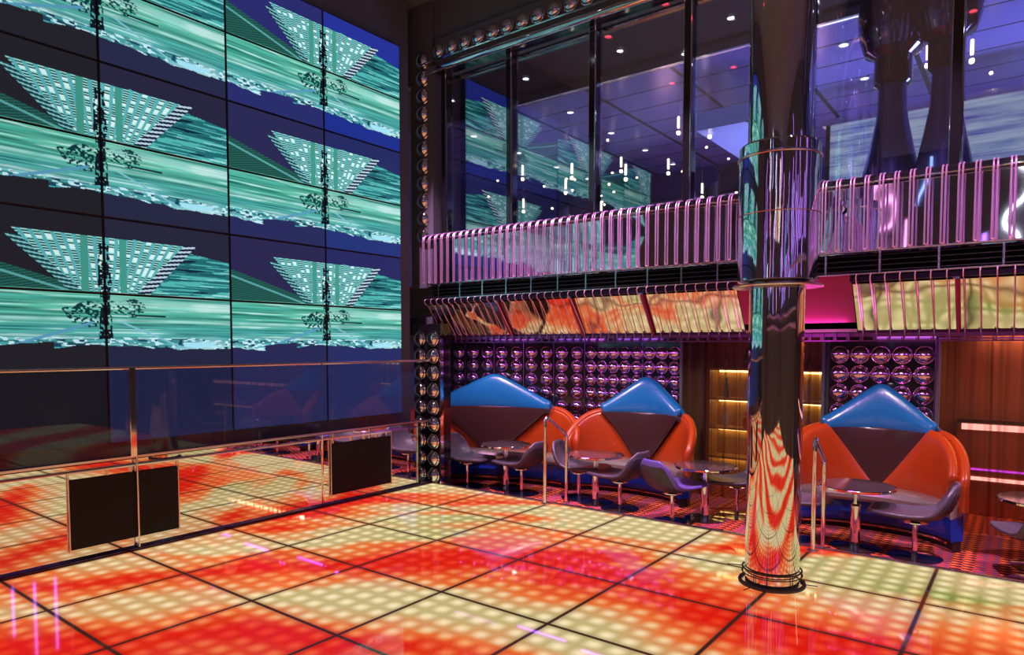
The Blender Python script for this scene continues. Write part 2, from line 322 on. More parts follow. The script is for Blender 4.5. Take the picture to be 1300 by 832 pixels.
# ------------------------------------------------------------------ video wall
PH, PW, ROWZ, COLY = .684, 1.21, 5.79, 6.29
def pic(u, vv):
    """kaleidoscope city picture, u across 0..1, vv down 0..1 -> rgb arrays (display colours) and a sky mask"""
    u, vv = np.broadcast_arrays(u, vv); shp = u.shape
    h = lambda a, b: np.modf(np.abs(np.sin(a*127.1+b*311.7)*43758.5453))[0]
    def vn(x, y):
        xi, yi = np.floor(x), np.floor(y); fx, fy = x-xi, y-yi; fx = fx*fx*(3-2*fx); fy = fy*fy*(3-2*fy)
        return (h(xi, yi)*(1-fx)+h(xi+1, yi)*fx)*(1-fy)+(h(xi, yi+1)*(1-fx)+h(xi+1, yi+1)*fx)*fy
    def lerp(a, b, t): return np.asarray(a)*(1-t[..., None])+np.asarray(b)*t[..., None]
    col = np.zeros(shp+(3,)); sky = np.ones(shp, bool)
    def put(mask, c, k=1.0):
        c = np.asarray(c, float)
        kk = (mask*k)[..., None] if not np.isscalar(k) else (mask*k)[..., None]
        col[:] = col*(1-kk) + c*kk
        sky[mask] = False
    # arc building at the left
    arc = (vv > .27+.5*(u-.02)) & (vv < .5) & (u < .42)
    ring = np.sin((u*.9+vv*2.2)*160)*.5+.5
    put(arc, (.10,.28,.26)); put(arc & (ring > .6), (.16,.40,.36)); put(arc & (np.abs(vv-(.31+.5*u)) < .008), (.35,.65,.65))
    # right streak facade
    rs = (u > .60) & (vv > .17+.25*(u-.8)) & (vv < .5)
    n1 = vn(u*9+vv*24, vv*130)
    put(rs, (.13,.42,.45)); put(rs & (n1 > .55), (.32,.72,.70)); put(rs & (n1 > .86), (.70,.92,.92)); put(rs & (n1 < .15), (.05,.16,.22))
    # fan tower
    t = np.clip((vv-.13)/.37, 0, 1)
    l = .21+.22*t; r = .80-.19*t
    fan = (vv > .13) & (vv < .5) & (u > l) & (u < r)
    ang = (u-.5)/(1.05-vv*1.15)
    rib = np.modf(np.abs((ang+2)*26))[0]; rowi = np.floor((vv-.13)*62); dash = h(rowi, np.floor(ang*26)+7)
    put(fan, (.12,.36,.42)); put(fan & (rib < .42), (.34,.70,.72)); put(fan & (rib > .42) & (np.modf((vv-.13)*62)[0] < .5), (.62,.88,.86)); put(fan & (rib > .42) & (np.modf((vv-.13)*62)[0] >= .5), (.04,.14,.18))
    put(fan & (rib > .42) & (dash > .72), (.85,.97,.96)); put(fan & (np.abs(u-.5) > .05) & (np.abs(u-.5) < .075), (.26,.60,.54))
    band = (vv > .12) & (vv < .5) & (u >= r) & (u < r+.05)
    put(band, (.06,.10,.20)); put(band & (np.modf(vv*34+u*8)[0] < .45), (.75,.85,.92))
    bandl = (vv > .17) & (vv < .5) & (u <= l) & (u > l-.045)
    put(bandl, (.10,.25,.30)); put(bandl & (np.modf(vv*40-u*10)[0] < .4), (.5,.78,.78))
    # street
    edge_ = .862+.018*np.sin(u*9)+.02*(vn(u*30, vv*0+3)-.5)+np.where((u > .16) & (u < .33), -.045, 0)
    st = (vv >= .5) & (vv < edge_)
    a1 = vn(u*2, vv*75); a2 = vn(u*5+9, vv*120); a3 = vn(u*9, vv*170+5); a4 = vn(u*3.3, vv*24)
    base = lerp((.20,.60,.54), (.42,.80,.70), np.clip(a1*1.3-.1, 0, 1)); base = lerp((.14,.48,.45), (1,1,1), np.zeros_like(a1))*.0+base
    base = base*(.72+.42*a2)[..., None]; bl = np.clip((vv-.64)/.2, 0, 1)*.6; base = base*(1-bl[..., None])+np.array((.36,.70,.80))*(.7+.5*a3)[..., None]*bl[..., None]
    wh = np.clip((a3*a1-.42)*6, 0, 1)+np.clip((a4-.72)*4, 0, 1)*.8; base = base+(np.array((.86,.97,.96))-base)*np.clip(wh, 0, 1)[..., None]*.75
    dk = np.clip((.22-a2)*6, 0, 1)+np.clip((.2-a4)*4, 0, 1)*.5; base = base+(np.array((.10,.34,.32))-base)*np.clip(dk, 0, 1)[..., None]*.8
    gw = np.exp(-((vv-.55)/.035)**2)*(u > .5)*.5+np.exp(-((vv-.67)/.012)**2)*(.4+.6*vn(u*20, vv*10))*.8; base = base+(np.array((.82,.95,.94))-base)*np.clip(gw, 0, .9)[..., None]
    k = (st)[..., None]; col[:] = np.where(k, np.clip(base, 0, 1), col); sky[st] = False
    put(st & (vv > .79) & (vn(u*60, vv*90) > .62), (.78,.94,.98)); put(st & (vv > .80) & (vn(u*50+7, vv*80) < .3), (.10,.28,.38))
    tree = st & (((u-.44)/.085)**2+((vv-.63)/.09)**2 < .4+vn(u*20, vv*20)) & (vn(u*130, vv*110) > .52); put(tree, (.05,.22,.25))
    tree = st & (((u-.57)/.07)**2+((vv-.58)/.07)**2 < .3+vn(u*20, vv*20)) & (vn(u*120, vv*110) > .58); put(tree, (.06,.26,.26))
    put(st & (np.abs((vv-.69)-(u-.56)*.75) < .007) & (u > .55) & (u < .82), (.5,.75,.82)); put(st & (np.abs((vv-.69)+(u-.46)*.6) < .010) & (u > .18) & (u < .46), (.35,.62,.75))
    put(st & (np.abs(vv-.635) < .005) & (u > .60) & (u < .72), (.05,.15,.2))
    put((vv > .17) & (vv < .8) & (np.abs(u-.5) < .010+.012*vn(vv*18, vv*0)) & (vn(u*140, vv*70) > .36), (.04,.10,.14))
    put((vv > .82) & (vv < .88) & (((u-.86)/.07)**2+((vv-.83)/.035)**2 < 1), (.65,.90,.98))
    return np.clip(col, 0, 1), sky
SKY_ANGLE_TINT = {0: [(38,50,150), (30,48,140), (36,44,98), (36,52,120), (40,42,98), (40,46,100)],  # viewing-angle glow put into the sky colour, bluer towards the corner columns
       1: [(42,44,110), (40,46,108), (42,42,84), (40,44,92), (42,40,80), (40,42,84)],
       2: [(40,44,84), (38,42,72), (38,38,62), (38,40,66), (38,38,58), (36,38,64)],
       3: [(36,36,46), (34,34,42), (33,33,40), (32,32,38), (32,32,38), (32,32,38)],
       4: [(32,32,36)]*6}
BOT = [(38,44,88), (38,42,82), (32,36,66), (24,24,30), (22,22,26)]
NU, NV = 216, 122
def display_mesh(row, cidx):
    u = (np.arange(NU+1)/NU)[None, :]; v_ = (np.arange(NV+1)/NV)[:, None]
    half = .5 if cidx % 2 == 0 else 0.
    sk = np.array([s2l(*c) for c in (SKY_ANGLE_TINT[cidx]+[BOT[cidx]])])
    if row == 6:
        c = np.broadcast_to(sk[6], (NV+1, NU+1, 3)).copy()
    else:
        pc, sky = pic(u*.5+half, v_*.5+(.5 if row % 2 else 0))
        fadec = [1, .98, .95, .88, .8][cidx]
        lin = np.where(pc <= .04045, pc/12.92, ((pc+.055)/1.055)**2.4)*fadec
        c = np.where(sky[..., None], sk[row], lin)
    y0 = COLY-(cidx+1)*PW+.012; z1 = ROWZ-row*PH-.011
    Yc = np.broadcast_to(y0+u*(PW-.024), (NV+1, NU+1)); Zc = np.broadcast_to(z1-v_*(PH-.022), (NV+1, NU+1))
    me = bpy.data.meshes.new('display')
    vs = np.stack([np.full(Yc.shape, WX-.055), Yc, Zc], -1).reshape(-1, 3)
    fs = [(j*(NU+1)+i, (j+1)*(NU+1)+i, (j+1)*(NU+1)+i+1, j*(NU+1)+i+1) for j in range(NV) for i in range(NU)]
    return me, vs, fs, c.reshape(-1, 3)
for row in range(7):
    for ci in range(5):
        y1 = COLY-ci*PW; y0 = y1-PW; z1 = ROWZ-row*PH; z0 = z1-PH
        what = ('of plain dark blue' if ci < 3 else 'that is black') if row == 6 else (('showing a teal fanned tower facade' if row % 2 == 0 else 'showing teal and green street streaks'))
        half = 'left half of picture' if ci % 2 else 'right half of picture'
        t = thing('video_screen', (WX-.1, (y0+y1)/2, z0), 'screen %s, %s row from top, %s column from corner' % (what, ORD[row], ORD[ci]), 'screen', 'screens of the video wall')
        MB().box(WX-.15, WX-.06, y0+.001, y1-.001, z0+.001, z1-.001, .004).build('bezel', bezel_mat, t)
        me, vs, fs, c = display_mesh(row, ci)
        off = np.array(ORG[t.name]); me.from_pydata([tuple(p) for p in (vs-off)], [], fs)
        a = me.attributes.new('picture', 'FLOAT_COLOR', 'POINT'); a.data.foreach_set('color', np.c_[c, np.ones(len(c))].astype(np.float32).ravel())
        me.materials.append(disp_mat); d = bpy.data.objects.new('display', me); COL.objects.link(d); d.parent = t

# mirror wall below, glass rail in front of the bottom screens
seams = [-.9, 1.0, 2.85, 4.95, 6.5]
names = ['wall mirror behind the front left edge of the floor', 'low wall mirror left of the first chrome post', 'low wall mirror from the chrome post to the right black panel', 'low wall mirror next to the domed corner pillar']
for i in range(4):
    a, b = seams[i], seams[i+1]
    t = thing('wall_mirror', (WX, (a+b)/2, .03), names[i]+', reflecting the lit floor', 'mirror', 'mirrors along the left wall')
    MB().box(WX-.04, WX, a+.004, b-.004, .03, .85).build('mirror_glass', mirror, t)
    MB().tube([(WX+.006, b, .03), (WX+.006, b, .85)], .009, 8).build('edge_trim', chrome, t)
gn = ['clear glass panel of the left rail nearest the camera', 'clear glass panel at left photo edge, left of the thick post', 'clear glass panel right of the thick post, over dark screens', 'clear glass panel ending at the domed corner pillar']
for i in range(4):
    a, b = seams[i], seams[i+1]
    t = thing('glass_balustrade', (WX, (a+b)/2, .88), gn[i], 'glass panel', 'glass panels of the left rail')
    MB().box(WX-.012, WX, a+.02, b-.02, .89, 1.68).build('glass', front_glass, t)
t = thing('chrome_rail', (WX, 3, 1.69), 'thin pinkish chrome top rail running along the glass panels', 'rail')
MB().tube([(WX+.005, -.9, 1.695), (WX+.005, 6.85, 1.695)], .017, 10).build('rail_tube', chrome_soft, t)
for y in (1.0, 4.95, 6.5): MB().lathe([(0,0), (.02,0), (.02,.025), (0,.025)], (WX+.005, y, 1.67), 12).build('bracket', chrome, t)
t = thing('chrome_ledge', (WX, 3, .86), 'double chrome ledge along the top of the low wall mirrors', 'ledge')
MB().box(WX-.05, WX+.03, -.9, 6.85, .862, .888, .004).build('ledge_bar', chrome_soft, t)
MB().tube([(WX+.03, -.9, .80), (WX+.03, 6.85, .80)], .009, 8).build('lower_bar', chrome_soft, t)
t = thing('chrome_post', (WX, 2.85, 0), 'square chrome post between the two left glass panels', 'post')
MB().box(WX-.01, WX+.045, 2.80, 2.86, .87, 1.70, .006).build('post_upper', chrome, t)
MB().tube([(WX+.045, 2.85, .03), (WX+.045, 2.85, .88)], .009, 8).build('post_lower', chrome_soft, t)
for (y0, y1, lab) in ((2.30, 3.23, 'black panel on the mirror wall, crossed by thin chrome post'), (5.07, 6.0, 'black panel on the mirror wall, near the domed corner pillar')):
    t = thing('speaker_panel', (WX, (y0+y1)/2, .1), lab, 'panel', 'black panels on the mirror wall')
    MB().box(WX, WX+.03, y0, y1, .12, .73, .004).build('front_panel', panel_black, t)
    MB().tube([(WX+.02, y0-.01, .1), (WX+.02, y0-.01, .79), (WX+.02, y1+.01, .79), (WX+.02, y1+.01, .1)], .008, 8).build('frame', chrome_soft, t)
    for k in range(3): MB().box(WX, WX+.025, y0+.3+.2*k, y0+.31+.2*k, .735, .785).build('frame_strut', chrome_soft, t)

# ------------------------------------------------------------------ domes
def dome_mesh(r, name='dome'):
    pr = [(r*1.0, 0), (r*1.0, .006), (r*.93, .012), (r*.9, .008)]
    for k in range(9):
        a = k/8*PI/2; pr.append((r*.88*math.cos(a)+.0001, .008+r*.62*math.sin(a)))
    mb = MB().lathe(pr, (0,0,0), 22, 'y'); return mb
dome0 = dome_mesh(.097).build('dome', chrome); dmesh = dome0.data; bpy.data.objects.remove(dome0)
domeV = mat('violet_chrome_dome', (.88,.66,.84), .08, 1)
dome1 = dome_mesh(.094).build('dome', domeV); dmesh_v = dome1.data; bpy.data.objects.remove(dome1)
def dome(parent, loc, mesh=dmesh, rx=0, rz=0, s=1):
    o = bpy.data.objects.new('dome', mesh); COL.objects.link(o); o.parent = parent; o.location = loc; o.rotation_euler = (rx, 0, rz); o.scale = (s, s, s); return o
t = thing('dome_pillar', (-6.67, 6.8, 0), 'black corner pillar with two columns of chrome domes beside the bay', 'pillar')
MB().box(-6.93, -6.42, 6.78, 6.98, CZ, 2.2).build('pillar_body', black_gloss, t)
for k in range(9):
    for x in (-.14, .115): dome(t, (x, -.025, .1+.237*k), s=1.12)
MB().box(-6.40, -6.385, 6.74, 6.80, 0, 2.0).build('chrome_edge', chrome, t)
t = thing('dome_strip', (-6.73, 6.8, 3.3), 'tall black strip with one column of chrome domes beside upper windows', 'wall strip')
MB().box(-6.98, -6.56, 6.8, 6.98, 2.7, 6.55).build('strip_body', black, t)
for k in range(11): dome(t, (0, -.01, 2.48-.236*k), rz=R(18), s=1.1)
t = thing('dome_beam', (-4, 6.8, 5.8), 'black beam with a row of chrome domes above the upper windows', 'beam')
MB().box(-6.5, 5.2, 6.79, 6.84, 5.7, 6.0).build('beam_body', black, t)
for k in range(24): dome(t, (-2.42+.232*k, -.02, .03), rx=R(-12), s=1.05)
t = thing('head_rail', (-2, 6.7, 5.6), 'thick chrome rail along the top of the upper windows', 'rail')
MB().tube([(-6.6, 6.74, 5.59), (5.2, 6.74, 5.59)], .045, 14).build('rail_tube', chrome, t)
MB().tube([(-6.7, 6.72, 5.70), (5.2, 6.72, 5.70)], .012, 8).build('thin_rail', chrome, t)

def dome_panel(p0, p1, n, rows, label, z1=1.80, sp=.205, ds=1):
    p0, p1 = Vector(p0), Vector(p1); d = (p1-p0); W_ = d.length; ang = math.atan2(d.y, d.x); c = (p0+p1)/2
    t = thing('domed_wall_board', (c.x, c.y, CZ), label, 'wall panel', 'mirrored dome panels behind the booths', ang)
    MB().box(-W_/2+.003, W_/2-.003, 0, .04, 0, 2.15).build('backing', black_gloss, t, world=False)
    MB().tube([(W_/2-.004, -.006, .0), (W_/2-.004, -.006, 2.12)], .004, 6).build('seam_trim', violet_trim, t, world=False)
    st = W_/n
    for r_ in range(rows):
        for k in range(n): dome(t, (-W_/2+st*(k+.5), -.004, z1+.115-sp*r_), dmesh_v, rz=0, s=ds)
A0, A1 = Vector((-7.62, 7.98, 0)), Vector((-5.40, 8.88, 0))
place = ['behind the left edge of the first booth', 'second from the jamb, behind the first booth', 'left of the first booth point', 'directly over the first booth point', 'right of the first booth point', 'above the right shoulder of the first booth']
nP = 5
pl = ['at the left jamb, over first booth shoulder', 'left of the first booth point', 'directly behind the first booth point', 'right of the first booth point', 'above the right shoulder of the first booth']
for i in range(nP):
    dome_panel(A0+(A1-A0)*i/nP, A0+(A1-A0)*(i+1)/nP, 2, 7, 'angled two-column panel of violet mirrored domes, '+pl[i])
for (a, b, n, lab) in ((-5.38, -4.42, 5, 'wide panel of violet mirrored domes left of the middle booth point'), (-4.42, -3.84, 3, 'panel of violet mirrored domes between middle booth and curtain'), (-1.94, -.85, 5, 'panel of violet mirrored domes behind the right booth')):
    dome_panel((a, 8.86, 0), (b, 8.86, 0), n, 6 if a > -2 else 7, lab, sp=.228 if a > -2 else .205, ds=1.12 if a > -2 else 1)
struct('wall_bay_back', MB().box(-5.4, -3.82, 8.91, 9.0, CZ, 2.1).box(-2.0, -.82, 8.91, 9.0, CZ, 2.1).box(-3.84, -3.8, 8.8, 9.9, CZ, 2.1).box(-2.02, -1.985, 8.8, 9.9, CZ, 2.1).box(-.84, -.81, 8.8, 8.95, CZ, 2.1), black)
bmw = MB(); dd = (A1-A0).normalized(); nn = Vector((-dd.y, dd.x, 0))
q = [A0-dd*.1+nn*.05, A1+nn*.05, A1+nn*.12, A0-dd*.1+nn*.12]
bmw.add([(p.x, p.y, CZ) for p in q]+[(p.x, p.y, 2.1) for p in q], [(0,1,2,3), (4,5,6,7), (0,1,5,4), (1,2,6,5), (2,3,7,6), (3,0,4,7)])
struct('wall_bay_angled', bmw, black)

# ------------------------------------------------------------------ balcony front
def railing(x0, x1, n, label, lx):
    t = thing('balcony_railing', ((x0+x1)/2, EY, 2.75), label, 'railing', 'pink tube railings of the balcony')
    MB().box(x0-.02, x1+.02, EY+.06, EY+.09, 2.74, 3.33).build('tinted_panel', balcony_mirror, t)
    MB().box(x0-.02, x1+.02, EY+.0, EY+.12, 3.335, 3.40, .01).build('top_rail', black_gloss, t)
    MB().tube([(x0-.02, EY-.01, 3.345), (x1+.02, EY-.01, 3.345)], .008, 6).build('rail_bead', chrome, t)
    bar = None
    for k in range(n):
        x = x0+(x1-x0)*(k+.5)/n
        if bar is None:
            pts = [(0, .09, .655), (0, .03, .66), (0, -.02, .645), (0, -.05, .61), (0, -.06, .56), (0, -.06, .3), (0, -.06, .015), (0, -.055, 0)]
            mb = MB().tube([(p[0]-.0135, p[1], p[2]) for p in pts], .0075, 8).tube([(p[0]+.0135, p[1], p[2]) for p in pts], .0075, 8)
            mb.tube([(-.0135, -.06, .012), (0, -.06, -.004), (.0135, -.06, .012)], .0075, 8)
            bar = mb.build('railing_tube', pink_tube, t, world=False); b = bar
        else: b = bar.copy(); COL.objects.link(b); b.parent = t
        b.location = (x-(x0+x1)/2, 0, 0)
    return t
railing(-6.70, -2.36, 39, 'left balcony railing of pink tubes over tinted mirror, left of column', 0)
railing(-2.30, 2.9, 45, 'right balcony railing of pink tubes, right of the chrome column', 0)
t = thing('glass_clamp', (-1.42, EY-.02, 2.8), 'chrome cross shaped glass clamp on the right balcony railing', 'clamp')
MB().tube([(-1.42, EY+.0, 2.78), (-1.42, EY+.0, 3.2)], .014, 8).build('clamp_post', chrome, t)
MB().lathe([(0,0), (.035,0), (.035,.02), (0,.02)], (-1.42, EY+.02, 3.14), 14, 'y').build('clamp_disc', chrome, t)
for (x0, x1, lab, nb) in ((-6.62, -2.36, 'dark slatted air grille under the left balcony railing', 11), (-2.2, 4.0, 'dark slatted air grille under the right balcony railing', 14)):
    t = thing('air_grille', ((x0+x1)/2, EY, 2.54), lab, 'grille', 'air grilles on the balcony edge')
    MB().box(x0, x1, EY+.12, EY+.16, 2.54, 2.73).build('backing', panel_black, t)
    for k in range(4): MB().box(x0, x1, EY+.02, EY+.12, 2.565+.045*k, 2.573+.045*k).build('slat', dark_slat, t)
    MB().box(x0, x1, EY-.01, EY+.06, 2.735, 2.75, .003).box(x0, x1, EY-.01, EY+.06, 2.535, 2.548, .003).build('edge_strip', chrome_soft, t)
    for k in range(nb):
        x = x0+(x1-x0)*(k+.5)/nb; MB().box(x-.008, x+.008, EY+.0, EY+.025, 2.545, 2.735).build('bracket', chrome_soft, t)
SY0, SZ0, SY1, SZ1 = 6.84, 2.46, 7.14, 2.02
def canopy(x0, x1, n, seams_, label):
    t = thing('slanted_canopy', ((x0+x1)/2, EY, SZ1), label, 'canopy', 'slanted mirror canopies under the balcony')
    ss = [x0]+seams_+[x1]
    for a, b in zip(ss[:-1], ss[1:]):
        mb = MB(); o_ = .03
        mb.add([(a+.008, SY0, SZ0), (b-.008, SY0, SZ0), (b-.008, SY1, SZ1), (a+.008, SY1, SZ1), (a+.008, SY0+o_, SZ0+o_), (b-.008, SY0+o_, SZ0+o_), (b-.008, SY1+o_, SZ1+o_), (a+.008, SY1+o_, SZ1+o_)],
               [(0,1,2,3), (4,5,6,7), (0,1,5,4), (1,2,6,5), (2,3,7,6), (3,0,4,7)])
        mb.build('mirror_panel', slant_mirror, t)
    for a in seams_:
        MB().tube([(a, SY0-.045, SZ0+.03), (a+.0, SY0-.03, SZ0-.02), (a, SY1-.03, SZ1)], .017, 10).build('seam_rod', mat('magenta_rod', s2l(160,20,110), .3, .4) if 'magenta_rod' not in bpy.data.materials else bpy.data.materials['magenta_rod'], t)
        MB().lathe([(0,0), (.03,.005), (.03,.05), (0,.055)], (a, SY0-.05, SZ0-.01), 12).build('rod_cap', chrome, t)
    MB().box(x0, x1, EY+.0, EY+.11, 2.475, 2.53).build('top_rail', mat('dark_violet_metal', s2l(40,28,48), .3, .7), t)
    rod = None
    for k in range(n):
        x = x0+(x1-x0)*(k+.5)/n-(x0+x1)/2
        if rod is None:
            y0_, z0_ = SY0-EY, SZ0-SZ1
            pts = [(0, .1, z0_+.07), (0, -.02, z0_+.075), (0, -.045, z0_+.05), (0, -.03, z0_+.01), (0, y0_-.06, z0_-.02), (0, SY1-EY-.05, .03), (0, SY1-EY-.05, -.03)]
            rod = MB().tube(pts, .0052, 7).build('canopy_tube', pink_tube, t, world=False); b = rod
        else: b = rod.copy(); COL.objects.link(b); b.parent = t
        b.location = (x, 0, 0)
canopy(-6.70, -2.38, 39, [-5.45, -4.35, -3.42], 'left slanted mirror canopy with pink tubes reflecting the orange floor')
canopy(-1.33, 2.9, 37, [-.52, .6, 1.7], 'right slanted mirror canopy with pink tubes, right of the column')
t = thing('clip_rail', (-2, SY1, 1.96), 'violet rail of small clips along the canopy bottoms', 'rail')
MB().box(-6.72, 2.9, SY1-.03, SY1+.02, 1.985, 2.02).box(-6.72, 2.9, SY1-.05, SY1+.02, 1.94, 1.952).build('rail_strip', violet_trim, t)
clip = None
for k in range(84):
    if clip is None:
        clip = MB().box(-.006, .006, -.06, -.03, -.02, .055).box(-.02, .02, -.06, -.045, -.02, -.008).box(-.02, -.012, -.06, -.045, -.02, .02).build('clip', violet_trim, t, world=False); b = clip
    else: b = clip.copy(); COL.objects.link(b); b.parent = t
    b.location = (-4.66+.1145*k, 0, 0)
t = thing('magenta_soffit', (-1.85, 7.1, 2.1), 'magenta slanted ceiling panel in the gap beside the column', 'ceiling panel')
mag = mat('magenta_panel', s2l(150,20,95), .25, .3)
mb = MB(); mb.add([(-2.38, 6.8, 2.53), (-1.33, 6.8, 2.53), (-1.33, 7.06, 2.12), (-2.38, 7.06, 2.12), (-2.38, 6.8, 2.56), (-1.33, 6.8, 2.56), (-1.33, 7.06, 2.15), (-2.38, 7.06, 2.15)], [(0,1,2,3), (4,5,6,7), (0,1,5,4), (1,2,6,5), (2,3,7,6), (3,0,4,7)])
mb.build('panel', mag, t)
MB().box(-2.38, -1.33, SY1-.02, SY1+.02, 2.03, 2.12).build('fascia', pink_tube, t)

# ------------------------------------------------------------------ column
CX, CY = -1.6, 5.5
t = thing('chrome_column', (CX, CY, 0), 'tall polished chrome column standing on the lit floor', 'column')
cc = (CX, CY, 0)
MB().lathe([(.212,.0), (.206,.02), (.205,.03)], cc, 64).lathe([(.205,.03), (.205,1.2), (.205,2.40)], cc, 64).build('lower_shaft', col_steel, t)
MB().lathe([(.2,2.38), (.285,2.395), (.297,2.405)], cc, 64).lathe([(.297,2.405), (.297,2.9), (.297,3.425)], cc, 64).lathe([(.297,3.425), (.285,3.44), (.235,3.45)], cc, 64).build('sleeve', col_steel, t)
MB().lathe([(.236,3.44), (.236,6.56)], cc, 64).build('upper_shaft', col_steel, t)
MB().lathe([(.21,2.35), (.33,2.352), (.335,2.36), (.33,2.368), (.21,2.37)], cc, 48).build('flange', chrome_soft, t)
MB().lathe([(.304,3.33), (.31,3.335), (.31,3.345), (.304,3.35)], cc, 48).lathe([(.303,2.9), (.306,2.903), (.303,2.906)], cc, 48).build('sleeve_bead', chrome_soft, t)
t2 = thing('column_floor_ring', (CX, CY, 0), 'black wire ring stand around the foot of the chrome column', 'ring')
def ringpts(r, z): return [(CX+r*math.cos(a*PI/24), CY+r*math.sin(a*PI/24), z) for a in range(49)]
MB().tube(ringpts(.24, .02), .016, 8, False).build('base_ring', black, t2)
MB().tube(ringpts(.222, .13), .007, 6, False).build('upper_ring', black, t2)
MB().tube(ringpts(.226, .095), .005, 6, False).build('middle_ring', black, t2)
for a in (250, 200, 330, 20, 110):
    c_, s_ = math.cos(R(a)), math.sin(R(a))
    MB().tube([(CX+.215*c_, CY+.215*s_, .02), (CX+.22*c_, CY+.22*s_, .13)], .004, 6).tube([(CX+.22*c_, CY+.22*s_, .13 if a in (200, 330) else .02), (CX+.34*c_, CY+.34*s_, .13 if a in (200, 330) else .015)], .004, 6).build('arm', black, t2)

# ------------------------------------------------------------------ handrails
def handrail(xa, ya, xb, yb, label):
    t = thing('handrail', (xa, ya, 0), label, 'handrail', 'chrome step handrails')
    r = .021
    MB().tube([(xa, ya, 0), (xa, ya, .93)], r, 14).build('upper_post', chrome, t)
    MB().lathe([(0,0), (.05,0), (.05,.012), (.022,.016)], (xa, ya, .0), 20).build('post_foot', chrome_soft, t)
    MB().tube([(xa, ya, .92), (xa, ya, 1.0), (xa+(xb-xa)*.04, ya+(yb-ya)*.04, 1.03), (xa+(xb-xa)*.12, ya+(yb-ya)*.12, 1.035), (xa+(xb-xa)*.2, ya+(yb-ya)*.2, 1.0),
               (xa+(xb-xa)*.9, ya+(yb-ya)*.9, .80), (xb, yb, .74), (xb, yb, .62)], r, 14).build('top_bar', chrome, t)
    MB().tube([(xb, yb, CZ), (xb, yb, .63)], r, 14).build('lower_post', chrome, t)
    MB().lathe([(0,0), (.05,0), (.05,.012), (.022,.016)], (xb, yb, CZ), 20).build('lower_foot', chrome_soft, t)
handrail(-4.6, 6.66, -4.71, 7.30, 'bent chrome handrail left of the middle booth')
handrail(-1.56, 6.62, -1.60, 7.17, 'bent chrome handrail just right of the chrome column')

